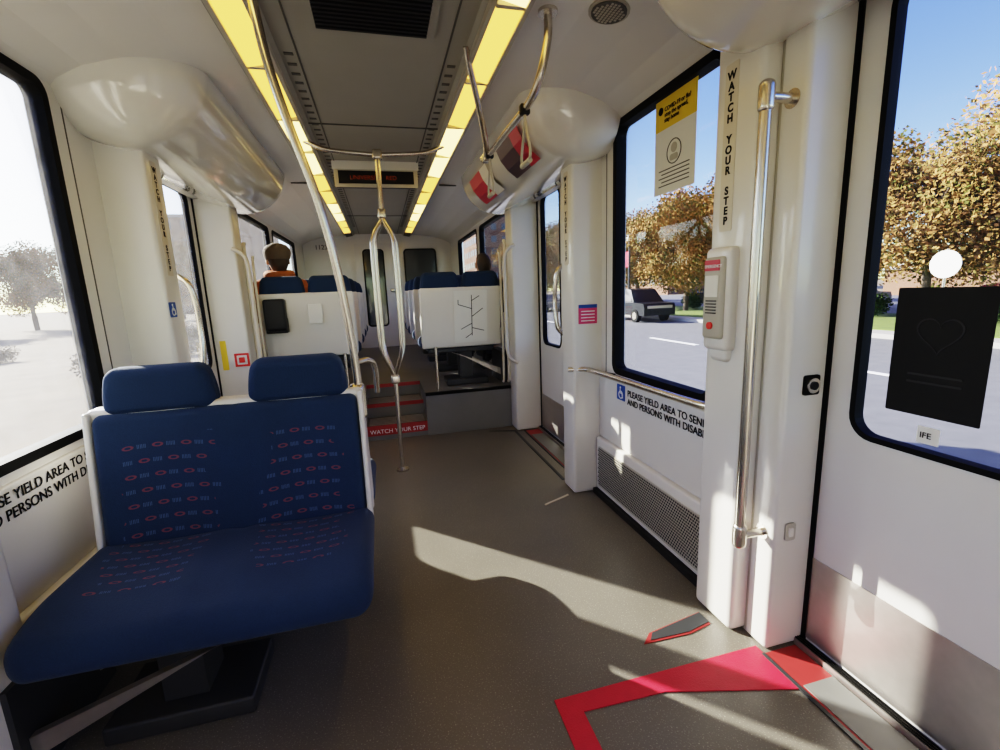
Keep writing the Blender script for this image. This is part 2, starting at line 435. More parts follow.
# heater with perforated front: real rows of slots
for s in (1,-1):
    b=MB(); b.rbox(s*1.14,s*1.2,1.41,2.42,.03,.36,.012,M['white']); b.plate(FR(1.138,s),rr_loop(1.45,2.38,.06,.31,.01),-.003,.004,M['trimg'])
    for i in range(62):
        for j in range(17):
            yy=1.462+i*.0148+(.0074 if j%2 else 0); zz=.072+j*.0138
            b.box(s*1.1335,s*1.1352,yy,yy+.0085,zz,zz+.0085,M['black'])
    b.box(s*1.12,s*1.2,1.41,2.42,0,.03,M['black'])
    b.build('heater_grille')

b=MB()
for s in (1,-1): b.box(s*.26,s*1.25,YP,Y1,0,ZP,M['plat']); b.box(s*.26,s*1.25,YP-.006,YP+.03,ZP-.02,ZP+.004,M['rubber'])
b.box(-.26,.26,YP+.62,Y1,0,ZP,M['plat'])
b.build('raised_floor_platform')
b=MB()
for i in range(2):
    y=YP+.02+.3*i; z=.127*(i+1)
    b.box(-.26,.26,y,YP+.62,0 if i==0 else .127,z,M['plat'])
    b.box(-.26,.26,y-.006,y+.004,z-.085 if i==0 else z-.03,z+.004,M['darkred'])
    for k in range(6): b.box(-.24,.24,y+.03+.042*k,y+.045+.042*k,z,z+.004,M['kick'])
b.box(-.26,.26,YP+.614,YP+.62,.35,ZP+.004,M['darkred'])
st=b.build('aisle_steps')
text('WATCH YOUR STEP',.052,(0,YP+.011,.060),'B',M['whiteink'],st,align='CENTER')

def fpoly(b,pts,mat,z0=.0005,z1=.004):
    n=len(pts); vs=[(x,y,z0) for x,y in pts]+[(x,y,z1) for x,y in pts]
    b.add(vs,[tuple(range(n)),tuple(range(n,2*n))]+[(i,(i+1)%n,n+(i+1)%n,n+i) for i in range(n)],mat)
b=MB()
fpoly(b,[(.36,1.125),(1.105,1.125),(1.10,.945),(.70,1.055),(.43,1.065)],M['red'])
fpoly(b,[(.36,1.125),(.43,1.065),(.43,-.1),(.36,-.16)],M['red']); fpoly(b,[(.36,-.16),(1.10,-.16),(1.10,-.1),(.43,-.1)],M['red'])
b.build('red_floor_marking')
b=MB(); fpoly(b,[(.745,1.245),(.79,1.285),(1.03,1.325),(1.03,1.26),(.93,1.24)],M['darkred'],.0005,.003); fpoly(b,[(.775,1.252),(.80,1.282),(1.03,1.322),(1.03,1.268),(.93,1.248)],M['dark'],.003,.005); b.build('red_floor_tab')
for s in (1,-1):
    for y0,y1 in ((-.08,1.09),(2.62,3.76)):
        b=MB(); fpoly(b,[(s*1.11,y0),(s*1.235,y0),(s*1.235,y1),(s*1.11,y1)],M['darkred'] ,.0005,.003)
        fpoly(b,[(s*1.118,y0+.12),(s*1.232,y0+.12),(s*1.232,y1-.14),(s*1.118,y1-.14)],M['plat'],.003,.006)
        b.box(s*1.095,s*1.108,y0,y1,.0005,.006,M['dark'])
        o=b.build('door_threshold')
b=MB()
fpoly(b,[(.78,2.36),(.96,2.44),(.96,2.425),(.78,2.345)],M['cream']); fpoly(b,[(.80,3.86),(1.03,3.80),(1.03,2.65),(1.01,2.65),(1.01,3.78)],M['dark'])
b.build('trim_1')

# ------------------------------------------------------------------ benches
def bench(name,loc,rotz,wall_dir,w=.88,plain=False,legs=True,mesh=None):
    if mesh:
        o=bpy.data.objects.new(name,mesh); COL.objects.link(o); o.location=loc; o.rotation_euler=(0,0,rotz); return o
    b=MB(); h=w/2; fab=M['seatplain'] if plain else M['seat']
    def fs(p):
        x,y,z=p
        top=max(0,(z-.38)/.09)
        t=max(0,(-y-.28)/.2); z-=.045*t*t
        z-=top*(.014*math.exp(-(x/.012)**2)+.014*max(0,math.cos((abs(x)-h/2)/(h/2)*math.pi/2)))
        if y<-.40:
            q=(-y-.40)/.08; x*=1-.02*q*q
        return (x,y,z)
    b.rbox(-h-.005,h+.005,-.485,.0,.365,.475,.05,fab,k=5,m=18,fn=fs)
    def fbk(p):
        x,y,z=p
        y+= (z-.45)*.14
        if y<.02+(z-.45)*.14: y+=.014*math.exp(-(x/.012)**2)+.016*max(0,math.cos((abs(x)-h/2)/(h/2)*math.pi/2))
        return (x,y,z)
    b.rbox(-h+.022,h-.022,-.055,.03,.43,.895,.028,fab,k=4,m=18,fn=fbk)
    def fsh(p):
        x,y,z=p
        return (x,y+(z-.45)*.14,z)
    b.rbox(-h,h,.005,.05,.38,.912,.018,M['white'],k=3,m=4,fn=fsh)
    b.rbox(-h,-h+.018,-.045,.03,.42,.905,.008,M['white'],k=2,m=4,fn=fsh); b.rbox(h-.018,h,-.045,.03,.42,.905,.008,M['white'],k=2,m=4,fn=fsh)
    for c in (-h/2,h/2):
        def fh(p,c=c):
            x,y,z=p; t=(z-.9)/.14
            return (c+(x-c)*(1-.14*max(0,t)**2),y+.07,z)
        b.rbox(c-.17,c+.17,-.045,.035,.885,1.045,.036,M['seatplain'],k=4,m=6,fn=fh)
        b.box(c-.05,c+.05,.05,.09,.86,.95,M['black'])
    b.rbox(-h+.06,h-.06,-.42,-.02,.325,.37,.01,M['dark'])
    if legs:
        for y in (-.40,-.10):
            wd=wall_dir
            p=[(wd*-.12,.33),(wd*(h+.06),.12),(wd*(h+.06),.05),(wd*-.0,.29)]
            vs=[(x,y-.012,z) for x,z in p]+[(x,y+.012,z) for x,z in p]
            b.add(vs,[(0,1,2,3),(4,5,6,7),(0,1,5,4),(1,2,6,5),(2,3,7,6),(3,0,4,7)],M['kick'])
        b.box(wd*(h+.02),wd*(h+.09),-.44,-.04,.0,.30,M['dark'])
        b.rbox(wd*(h-.5),wd*(h-.1),-.36,-.1,.0,.06,.01,M['dark'])
        b.box(wd*(h-.36),wd*(h-.24),-.30,-.16,.05,.33,M['dark'])
    return b.build(name,loc,(0,0,rotz))
near=bench('bench_seat',(-.59,1.71,0),0,-1)
bench('bench_seat',(-.59,1.86,0),math.pi,1)
hb=bench('bench_seat',(.63,4.10,ZP),math.pi,-1,w=.72,plain=True)
rows=[(.63,4.92),(.63,5.74),(.63,6.56),(-.63,4.10),(-.63,4.92),(-.63,5.74),(-.63,6.56)]
hb2=None
for x,y in rows:
    if x>0: bench('bench_seat',(x,y,ZP),math.pi,-1,mesh=hb.data)
    elif hb2 is None: hb2=bench('bench_seat',(x,y,ZP),math.pi,1,w=.72,plain=True)
    else: bench('bench_seat',(x,y,ZP),math.pi,1,mesh=hb2.data)

fm=lambda a,z,d:(a,4.047-(z-.83)*.14-d,z)
b=MB()
b.plate(fm,rr_loop(.56,.86,.80,1.26,.01),0,.004,M['paper'])
def ln(b,x0,z0,x1,z1,t,mat):
    d=Vector((x1-x0,z1-z0)); n=Vector((-d.y,d.x)).normalized()*t
    p=[(x0+n.x,z0+n.y),(x1+n.x,z1+n.y),(x1-n.x,z1-n.y),(x0-n.x,z0-n.y)]
    b.plate(fm,p,.004,.006,mat)
for L in ((.72,1.22,.72,.86),(.72,1.10,.60,1.14),(.60,1.14,.60,1.18),(.72,1.03,.82,1.10),(.72,.97,.62,.92),(.72,.93,.83,.90),(.72,1.17,.79,1.21),(.72,.88,.66,.84)): ln(b,*L,.003,M['ink'])
b.build('route_map_poster')
b=MB(); b.rbox(-.95,-.79,3.93,4.01,1.0,1.25,.02,M['black']); b.rbox(-.95,-.79,3.95,4.03,.98,1.1,.01,M['black']); b.rbox(-.63,-.52,3.985,4.0,1.04,1.2,.006,M['paper']); b.build('leaflet_holder')

# ------------------------------------------------------------------ poles and rails
def disc(b,x,y,z,r,mat,axis='z',h=.012):
    n=20; vs=[]
    for d in (0,h):
        for i in range(n):
            a=2*math.pi*i/n; c,s=r*math.cos(a),r*math.sin(a)
            vs.append({'z':(x+c,y+s,z+d),'x':(x+d,y+c,z+s),'y':(x+c,y+d,z+s)}[axis])
    b.add(vs,[tuple(range(n)),tuple(range(n,2*n))]+[(i,(i+1)%n,n+(i+1)%n,n+i) for i in range(n)],mat)
R=.016
b=MB(); px,py=0.0,3.2
b.tube([(px,py,.0),(px,py,.70)],R,M['steel']); disc(b,px,py,0,.045,M['steel'])
for k in range(4):
    a=math.pi/5+k*math.pi/2; c,s=math.cos(a),math.sin(a)
    b.tube([(px+c*.006,py+s*.006,.66),(px+c*.02,py+s*.02,.73),(px+c*.085,py+s*.085,.86),(px+c*.10,py+s*.10,1.0),(px+c*.10,py+s*.10,1.5),(px+c*.085,py+s*.085,1.62),(px+c*.02,py+s*.02,1.71),(px+c*.006,py+s*.006,1.76)],.0125,M['steel'],n=10)
b.tube([(px,py,1.72),(px,py,2.14)],R,M['steel'])
b.rbox(px-.03,px+.03,py-.03,py+.03,.64,.70,.012,M['steel']); b.rbox(px-.026,px+.026,py-.026,py+.026,1.74,1.80,.012,M['steel'])
b.rbox(px-.03,px+.03,py-.025,py+.025,2.10,2.16,.012,M['steel'])
b.tube([(-.43,py,2.20),(-.40,py,2.185),(-.30,py,2.15),(-.12,py,2.135),(.0,py,2.13),(.12,py,2.135),(.30,py,2.15),(.40,py,2.185),(.43,py,2.20)],.014,M['steel'])
b.build('grab_pole')

b=MB()
b.tube([(-.165,1.80,.80),(-.167,1.79,1.0),(-.19,1.76,1.30),(-.235,1.74,1.58),(-.295,1.73,1.80),(-.34,1.72,2.0),(-.365,1.71,2.225)],.015,M['steel'])
disc(b,-.365,1.71,2.215,.04,M['steel']); b.rbox(-.20,-.14,1.77,1.83,.78,.92,.02,M['steel'])
b.tube([(-.165,1.80,1.0),(-.12,1.84,1.0),(-.10,1.90,.96),(-.10,1.95,.85)],.012,M['steel'])
b.build('seat_stanchion_pole')

def ohrail(s,nm):
    b=MB()
    b.tube([(s*.60,1.70,2.21),(s*.60,1.71,2.12),(s*.575,1.74,2.0),(s*.56,1.84,1.95),(s*.555,2.1,1.945),(s*.555,2.45,1.945),(s*.55,2.6,1.96)],.015,M['steel'])
    b.tube([(s*.37,2.03,2.235),(s*.40,2.10,2.17),(s*.47,2.25,2.05),(s*.53,2.42,1.97),(s*.555,2.55,1.945)],.014,M['steel'])
    disc(b,s*.60,1.70,2.20,.035,M['steel']); b.rbox(s*.575,s*.535,2.5,2.56,1.925,1.97,.01,M['steel'])
    o=b.build(nm)
    return o
ohrail(1,'overhead_handrail')
for y in (1.86,2.46):
    b=MB(); x=.557
    b.rbox(x-.02,x+.02,y-.015,y+.015,1.925,1.965,.008,M['black'])
    b.tube([(x,y,1.93),(x,y-.015,1.87),(x,y-.05,1.80),(x,y-.055,1.765),(x,y-.03,1.745),(x,y+.03,1.745),(x,y+.055,1.765),(x,y+.05,1.80),(x,y+.015,1.87),(x,y,1.93)],.006,M['trimg'],n=8)
    b.tube([(x,y-.05,1.747),(x,y+.05,1.747)],.011,M['trimg'],n=10)
    b.build('hanging_strap')

def door_pole(x,y,z0,z1,s,nm='door_grab_rail'):
    b=MB()
    b.tube([(s*x,y,z0-.02),(s*x,y,z1+.02)],.0165,M['steel'])
    for z in (z0,z1):
        b.rbox(s*(x-.020),s*(x+.022),y-.020,y+.020,z-.045,z+.045,.018,M['steel'])
        b.tube([(s*(x),y,z),(s*(x+.10),y,z)],.014,M['steel'])
        disc(b,s*(x+.088),y,z,.026,M['steel'],'x',.006)
    return b.build(nm)
door_pole(1.03,1.15,.42,1.75,1); door_pole(1.03,1.15,.42,1.75,-1)
def curved_rail(s,y,z0,z1,dx=.06,mat='steel'):
    b=MB(); x=1.02; m=(z0+z1)/2
    b.tube([(s*(x+.04),y,z0),(s*(x-dx*.6),y,z0+.05),(s*(x-dx),y+.01,z0+.15),(s*(x-dx),y+.02,m),(s*(x-dx),y+.01,z1-.15),(s*(x-dx*.6),y,z1-.05),(s*(x+.04),y,z1)],.014,M[mat])
    b.build('curved_grab_rail')
curved_rail(-1,2.66,.85,1.40,.05); curved_rail(1,2.66,.95,1.40,.03); curved_rail(1,3.76,.62,1.62,.05,'cream'); curved_rail(-1,3.76,.62,1.62,.05,'cream')
b=MB(); b.tube([(1.12,1.38,.79),(1.10,1.42,.79),(1.095,1.6,.785),(1.09,2.30,.775),(1.07,2.42,.775),(.98,2.46,.775)],.016,M['steel'])
for y in (1.75,2.25): b.tube([(1.095,y,.78),(1.17,y,.76)],.01,M['steel'])
b.build('window_handrail')
for s in (1,-1):
    b=MB(); x=1.03
    b.tube([(s*x,3.985,.42),(s*x,3.955,.50),(s*x,3.945,1.0),(s*x,3.955,1.6),(s*x,3.985,1.68)],.014,M['cream'])
    b.tube([(s*(x-.05),3.985,.42),(s*(x-.05),3.955,.50),(s*(x-.05),3.945,1.0),(s*(x-.05),3.955,1.5),(s*(x-.05),3.985,1.58)],.010,M['cream'])
    b.tube([(s*(x-.65),4.0,.39),(s*(x-.65),4.0,.78)],.014,M['steel'])
    b.build('platform_grab_rail')

# ------------------------------------------------------------------ fittings & signs
b=MB(); b.rbox(-.30,.29,3.76,3.86,2.06,2.18,.015,M['dark']); b.box(-.32,.31,3.75,3.87,2.175,2.235,M['cover'])
b.rbox(-.31,.30,3.755,3.765,2.05,2.19,.004,M['trimg']); b.box(-.28,.27,3.748,3.757,2.075,2.165,M['black'])
o=b.build('led_destination_sign'); text('UNIVERSITY  RED',.044,(-.20,3.746,2.103),'B',M['led'],o)
b=MB(); b.rbox(1.03,1.08,1.255,1.375,1.02,1.36,.018,M['white']); b.rbox(1.015,1.04,1.27,1.36,1.06,1.33,.012,M['trimg'])
fi=FR(1.014,1)
b.plate(fi,rr_loop(1.28,1.35,1.285,1.32,.003),-.002,.0,M['cardred']); b.plate(fi,rr_loop(1.285,1.345,1.20,1.27,.003),-.002,.0,M['paper'])
for k in range(5): b.plate(fi,rr_loop(1.29,1.34,1.145+k*.01,1.149+k*.01,.001),-.002,.0,M['black'])
b.plate(fi,circ(1.315,1.105,.012),-.006,0,M['redbtn']); b.rbox(1.045,1.09,1.27,1.36,.98,1.05,.02,M['white'])
o=b.build('emergency_intercom'); text('EMERGENCY',.014,(1.0105,1.348,1.295),'R',M['whiteink'],o)
b=MB(); fe=lambda a,z,d:(a,1.10-d,z)
b.plate(fe,rr_loop(1.185,1.245,.892,.955,.008),0,.006,M['rubber']); b.plate(fe,circ(1.215,.923,.024),.006,.014,M['steel']); b.plate(fe,circ(1.215,.923,.013),.014,.018,M['black'])
b.build('door_key_switch')
b=MB(); b.plate(fe,rr_loop(1.16,1.20,.405,.465,.008),0,.006,M['trimg']); b.plate(fe,rr_loop(1.17,1.188,.42,.45,.003),.006,.01,M['white']); b.build('door_latch')
text('13',.05,(1.16,1.097,2.02),'B',M['ink'],None,'door_number')

def wys(s,x,y,z1,h=.031):
    b=MB(); b.plate(FR(x,s),rr_loop(y-.028,y+.028,z1-h*15.6,z1+.02,.006),-.002,.001,M['cream'])
    o=b.build('watch_your_step_sign')
    for i,c in enumerate('WATCH YOUR STEP'):
        if c==' ': continue
        text(c,.034,(s*(x-.003),y,z1-h*(i+1)+.004),'R' if s>0 else 'L',M['ink'],o,'letter',align='CENTER',bold=.0012)
wys(1,1.065,1.325,1.895); wys(1,1.0,2.51,1.86); wys(-1,1.0,2.51,1.86); wys(-1,1.065,1.335,1.895)

o=text('PLEASE YIELD AREA TO SENIORS\nAND PERSONS WITH DISABILITIES',.047,(1.162,2.10,.675),'R',M['ink'],None,'yield_area_lettering',space=.95,bold=.0004)
o=text('PLEASE YIELD AREA TO SENIORS\nAND PERSONS WITH DISABILITIES',.047,(-1.162,1.44,.69),'L',M['ink'],None,'yield_area_lettering',space=1.05,bold=.0004)
def wheelchair(s,x,y,z,sz):
    b=MB(); fr=FR(x,s); b.plate(fr,rr_loop(y-sz/2,y+sz/2,z-sz/2,z+sz/2,.006),-.002,0,M['signblue'])
    q=sz/100
    b.plate(fr,circ(y+s*5*q,z+32*q,7*q,12),-.004,-.002,M['whiteink'])
    b.ring(fr,circ(y,z-14*q,26*q,20),circ(y,z-14*q,20*q,20),-.004,-.002,M['whiteink'])
    b.plate(fr,[(y+s*8*q,z+24*q),(y+s*2*q,z+24*q),(y+s*2*q,z-6*q),(y+s*8*q,z-6*q)],-.005,-.003,M['whiteink'])
    b.plate(fr,[(y+s*8*q,z),(y-s*20*q,z),(y-s*20*q,z-6*q),(y+s*8*q,z-6*q)],-.005,-.003,M['whiteink'])
    b.plate(fr,[(y-s*14*q,z-2*q),(y-s*20*q,z-2*q),(y-s*30*q,z-32*q),(y-s*24*q,z-34*q)],-.005,-.003,M['whiteink'])
    b.build('wheelchair_sign')
wheelchair(1,1.165,2.17,.68,.085); wheelchair(-1,1.0,2.47,1.22,.07)
b=MB(); f2=lambda a,z,d:(a,2.43-d,z); b.plate(f2,rr_loop(1.035,1.15,1.04,1.15,.004),0,.003,M['pink']); b.plate(f2,rr_loop(1.035,1.15,1.13,1.15,.002),.003,.004,M['signblue'])
for k in range(4): b.plate(f2,rr_loop(1.05,1.135,1.055+.018*k,1.060+.018*k,.001),.003,.004,M['whiteink'])
b.build('priority_notice_sign')
b=MB(); f3=lambda a,z,d:(a,3.78-d,z); b.plate(f3,rr_loop(-1.15,-1.05,.76,.86,.004),0,.003,M['paper']); b.ring(f3,rr_loop(-1.15,-1.05,.76,.86,.004),rr_loop(-1.135,-1.065,.775,.845,.004),.003,.005,M['redbtn']); b.rbox(-1.12,-1.08,3.765,3.776,.79,.83,.004,M['redbtn'])
b.build('emergency_sign')
b=MB(); b.plate(f3,rr_loop(-1.235,-1.195,.74,.96,.004),0,.004,M['yellow']); b.build('yellow_notice')
b=MB(); fp=FR(1.197,1)
b.plate(fp,rr_loop(1.665,1.945,1.64,1.905,.002),-.001,.0,M['paper']); b.plate(fp,rr_loop(1.665,1.945,1.905,2.03,.002),-.001,.0,M['yellow'])
b.ring(fp,circ(1.805,1.80,.05,28),circ(1.805,1.80,.046,28),-.003,-.001,M['dark'])
b.plate(fp,circ(1.805,1.815,.020,20),-.003,-.001,M['trimg']); b.plate(fp,rr_loop(1.778,1.832,1.765,1.790,.01),-.003,-.001,M['trimg'])
b.plate(fp,circ(1.905,1.985,.016,16),-.003,-.001,M['ink'])
for k in range(5): b.plate(fp,rr_loop(1.70,1.91-.02*(k%2),1.735-.016*k,1.739-.016*k,.001),-.003,-.001,M['dark'])
o=b.build('window_poster'); text('COVID-19 or flu?\nstop the spread,\nstay home',.024,(1.193,1.875,1.975),'R',M['ink'],o,space=.9,bold=.0003)
b=MB(); fp2=FR(DX+.008,1)
b.plate(fp2,rr_loop(.715,.925,.885,1.215,.004),-.001,.0,M['ink'])
hp=[]
for i in range(40):
    t=2*math.pi*i/40; hp.append((.82+.0032*16*math.sin(t)**3,1.10+.0032*(13*math.cos(t)-5*math.cos(2*t)-2*math.cos(3*t)-math.cos(4*t))))
hi=[(.82+(a-.82)*.92,1.10+(z-1.10)*.92) for a,z in hp]
M['inkgrey']=pm('ink_dark_grey',(.035,.035,.037),.6,spec=.2)
b.ring(fp2,hp,hi,-.003,-.001,M['inkgrey'])
for k in range(2): b.plate(fp2,rr_loop(.76,.88,.99-.02*k,.995-.02*k,.001),-.003,-.001,M['inkgrey'])
b.build('door_window_sticker')
b=MB(); fp3=FR(DX,1); b.plate(fp3,rr_loop(.79,.84,.815,.86,.002),.006,.008,M['paper']); o=b.build('door_label'); text('IFE',.022,(DX+.004,.833,.83),'R',M['ink'],o)
for (y0,y1,m1,m2) in ((3.2,3.75,'cardred','paper'),(2.46,2.90,'carddark','cardred')):
    b=MB()
    pr=[(.715,2.11),(.745,2.045),(.79,1.99),(.85,1.945)]
    for i in range(3):
        (xa,za),(xb,zb)=pr[i],pr[i+1]
        o_=.012; vs=[(xa-o_,y0,za-o_),(xb-o_,y0,zb-o_),(xb-o_,y1,zb-o_),(xa-o_,y1,za-o_)]
        ym=y0+.35*(y1-y0); mid=[(xa-o_,ym,za-o_),(xb-o_,ym,zb-o_)]
        b.add([vs[0],vs[1],mid[1],mid[0]],[(0,1,2,3)],M[m2],True); b.add([mid[0],mid[1],vs[2],vs[3]],[(0,1,2,3)],M[m1],True)
    b.build('advert_card')
for s in (1,-1):
    b=MB(); disc(b,0,0,0,.072,M['trimg'],h=.008); disc(b,0,0,-.004,.062,M['grey2'],h=.006)
    for i in range(-4,5):
        for j in range(-4,5):
            if i*i+j*j<18: b.box(i*.0125-.004,i*.0125+.004,j*.0125-.004,j*.0125+.004,-.006,-.003,M['trimg'])
    b.build('ceiling_speaker',(s*.80,1.63,2.188),(0,s*.12,0))

# ------------------------------------------------------------------ people
def person(name,loc,scale,coat,hat,turn):
    root=bpy.data.objects.new(name,None); COL.objects.link(root)
    V=[(0,0,.10),(0,-.03,.28),(0,-.03,.44),(0,0,.555),(0,.015,.62),
       (.17,-.01,.49),(.235,.06,.26),(.13,.27,.19),(-.17,-.01,.49),(-.235,.06,.26),(-.13,.27,.19),
       (.095,.03,.08),(.12,.42,.10),(.12,.40,-.30),(.12,.52,-.37),(-.095,.03,.08),(-.12,.42,.10),(-.12,.40,-.30),(-.12,.52,-.37)]
    E=[(0,1),(1,2),(2,3),(3,4),(2,5),(5,6),(6,7),(2,8),(8,9),(9,10),(0,11),(11,12),(12,13),(13,14),(0,15),(15,16),(16,17),(17,18)]
    Rr=[.15,.14,.155,.075,.055,.08,.06,.04,.08,.06,.04,.10,.072,.048,.04,.10,.072,.048,.04]
    for sx,wi in ((1,7),(-1,10)):
        w=Vector(V[wi]); pi=len(V); V.append(tuple(w+Vector((-sx*.02,.06,-.02)))); Rr.append(.028); E.append((wi,pi))
        for k in range(4):
            a=w+Vector((-sx*(.035-.022*k)+0,.10,-.02)); L=(.030,.036,.034,.026)[k]
            i=len(V); V+= [tuple(a),tuple(a+Vector((0,L,-.012))),tuple(a+Vector((0,L+.018,-.032)))]; Rr+=[.010,.009,.008]; E+=[(pi,i),(i,i+1),(i+1,i+2)]
        i=len(V); a=w+Vector((-sx*.05,.05,-.01)); V+=[tuple(a),tuple(a+Vector((-sx*.01,.035,-.008)))]; Rr+=[.012,.009]; E+=[(pi,i),(i,i+1)]
    bm=bmesh.new(); lay=bm.verts.layers.skin.verify(); bv=[]
    for i,(p,r) in enumerate(zip(V,Rr)):
        v=bm.verts.new(p); v[lay].radius=(r,r*.8 if i in(1,2) else r); v[lay].use_root=(i==0); bv.append(v)
    for a,c in E: bm.edges.new((bv[a],bv[c]))
    me=bpy.data.meshes.new('body'); bm.to_mesh(me); bm.free()
    o=bpy.data.objects.new('body',me); COL.objects.link(o)
    o.modifiers.new('s','SKIN').use_smooth_shade=True; o.modifiers.new('d','SUBSURF').levels=2
    dg=bpy.context.evaluated_depsgraph_get(); me2=bpy.data.meshes.new_from_object(o.evaluated_get(dg)); 
    o.modifiers.clear(); o.data=me2
    me2.materials.clear()
    for m in (coat,M['trousers'],M['skin'],M['black']): me2.materials.append(m)
    for p in me2.polygons:
        c=p.center; p.use_smooth=True
        if c.z>.585: p.material_index=2
        elif c.y>.29 and abs(c.x)<.2 and c.z<.26 and c.z>.145: p.material_index=2
        elif c.z<-.29: p.material_index=3
        elif c.z<.17 and not (c.y<.0 and c.z>.12): p.material_index=1
        else: p.material_index=0
    o.parent=root
    b=MB(); n1,n2=24,18; vs=[];fs=[]
    for j in range(n2+1):
        th=math.pi*j/n2
        for i in range(n1):
            ph=2*math.pi*i/n1
            x=.076*math.sin(th)*math.cos(ph); y=.096*math.sin(th)*math.sin(ph); z=.118*math.cos(th)
            if z<0: x*=1-.25*(-z/.118)**1.5; 
            if y>0:
                y*=.93
                y+=.024*math.exp(-((x/.014)**2+((z+.012)/.022)**2))
                y-=.010*(math.exp(-(((abs(x)-.03)/.014)**2+((z-.015)/.012)**2)))
                y+=.006*math.exp(-((x/.024)**2+((z+.052)/.008)**2))
                y+=.008*math.exp(-((x/.02)**2+((z+.09)/.018)**2))
            vs.append((x,y,z))
    for j in range(n2):
        for i in range(n1): fs.append((j*n1+i,j*n1+(i+1)%n1,(j+1)*n1+(i+1)%n1,(j+1)*n1+i))
    b.add(vs,fs,M['skin'],True)
    for sx in (1,-1):
        b.rbox(sx*.066,sx*.092,-.012,.018,-.03,.026,.009,M['skin']); b.rbox(sx*.022,sx*.040,.074,.086,.009,.021,.006,M['ink'])
    hv=[]
    for (x,y,z) in vs: hv.append((x*1.08,y*1.08-.003,z*1.07))
    hf=[f for f in fs if all((vs[k][2]>.045 or (vs[k][1]<-.004 and vs[k][2]>-.10)) for k in f)]
    b.add(hv,hf,M['hair'],True)
    if hat:   # flat cap: soft crown with a short peak in front
        cv=[];cf=[]
        rings=[(.090,.108,.005),(.098,.116,.02),(.106,.124,.055),(.104,.122,.085),(.088,.105,.110),(.055,.068,.126),(.01,.012,.131)]
        for (rx,ry,z) in rings:
            for i in range(n1): ph=2*math.pi*i/n1; cv.append((rx*math.cos(ph),ry*math.sin(ph)+.0,z+.008*math.sin(ph)*(1 if z<.03 else -1)))
        for j in range(len(rings)-1):
            for i in range(n1): cf.append((j*n1+i,j*n1+(i+1)%n1,(j+1)*n1+(i+1)%n1,(j+1)*n1+i))
        b.add(cv,cf,M['hat'],True)
        b.rbox(-.08,.08,.06,.165,.012,.024,.006,M['hat'],k=2,m=8,fn=lambda p:(p.x*math.sqrt(max(.08,1-max(0,(p.y-.06)/.112)**2)),p.y,p.z-.02*(p.x/.08)**2))
    h=b.build('head',(0,.025,.715),(math.radians(-6),0,turn),root)
    b=MB(); b.tube([(.088*math.cos(t),.01+.078*math.sin(t),.60+.01*math.sin(t)) for t in [2*math.pi*i/16 for i in range(16)]],.036,coat,smoothpath=False,closed=True); b.build('collar',parent=root)
    root.location=loc; root.scale=(scale,)*3
    return root
person('seated_passenger',(-.87,4.30,.84),1.02,M['coat'],True,.35)
person('seated_passenger',(.92,4.34,.85),.90,M['coat2'],False,.2)

# ------------------------------------------------------------------ exterior
GZ=-.65
M['asph']=pm('asphalt',(.13,.13,.135),.85,var=.25,vscale=3); M['lawn']=pm('lawn',(.12,.17,.03),.95,var=.4,vscale=2)
M['conc']=pm('concrete',(.36,.34,.31),.9,var=.1,vscale=2); M['ground']=pm('dry_ground',(.22,.17,.10),.95,var=.5,vscale=.9,bump=.3,bscale=6)
b=MB(); b.box(-160,220,-120,300,GZ-.3,GZ-.02,M['ground']); b.build('ground')
b=MB(); b.box(4.0,14.6,-40,120,GZ-.02,GZ,M['asph'])
for y in range(-30,100,6): b.box(9.2,9.35,y,y+2.5,GZ,GZ+.01,M['whiteink'])
b.build('road')
b=MB(); b.box(1.7,4.0,-40,120,GZ-.02,GZ+.15,M['conc']); b.box(14.6,15.6,-40,120,GZ-.02,GZ+.14,M['conc']); b.build('sidewalk')
b=MB(); b.box(15.6,22.5,-40,120,GZ-.02,GZ+.16,M['lawn']); b.build('lawn')
b=MB(); b.box(22.5,46,-40,120,GZ-.02,GZ+.02,M['asph']); b.build('parking_lot')

def leaf_mat(name,c1,c2,c3=None):
    m,nt,p=new_mat(name); p.inputs["Roughness"].default_value=.8; p.inputs["Specular IOR Level"].default_value=.2
    g=N(nt,"ShaderNodeNewGeometry"); r=N(nt,"ShaderNodeValToRGB")
    r.color_ramp.elements[0].color=(*c1,1); r.color_ramp.elements[1].color=(*c2,1)
    if c3: e=r.color_ramp.elements.new(.5); e.color=(*c3,1)
    # patches of greener foliage
    tc=N(nt,"ShaderNodeTexCoord"); nz=N(nt,"ShaderNodeTexNoise"); nz.inputs["Scale"].default_value=.8
    nt.links.new(tc.outputs["Object"],nz.inputs["Vector"])
    ad=N(nt,"ShaderNodeMath",operation='MULTIPLY_ADD'); ad.inputs[1].default_value=1.6; ad.inputs[2].default_value=-.8
    nt.links.new(nz.outputs["Fac"],ad.inputs[0])
    a2=N(nt,"ShaderNodeMath",operation='ADD'); nt.links.new(ad.outputs[0],a2.inputs[0]); nt.links.new(g.outputs["Random Per Island"],a2.inputs[1])
    nt.links.new(a2.outputs[0],r.inputs[0]); nt.links.new(r.outputs[0],p.inputs["Base Color"]); return m
M['leaf']=leaf_mat('autumn_leaves',(.09,.10,.02),(.40,.21,.075),(.25,.155,.05)); M['bark']=pm('bark',(.10,.075,.055),.9,bump=.5,bscale=20)
M['bush']=leaf_mat('dry_bush_leaves',(.07,.05,.025),(.28,.21,.12)); M['hedge']=leaf_mat('hedge_leaves',(.03,.06,.015),(.10,.15,.04))
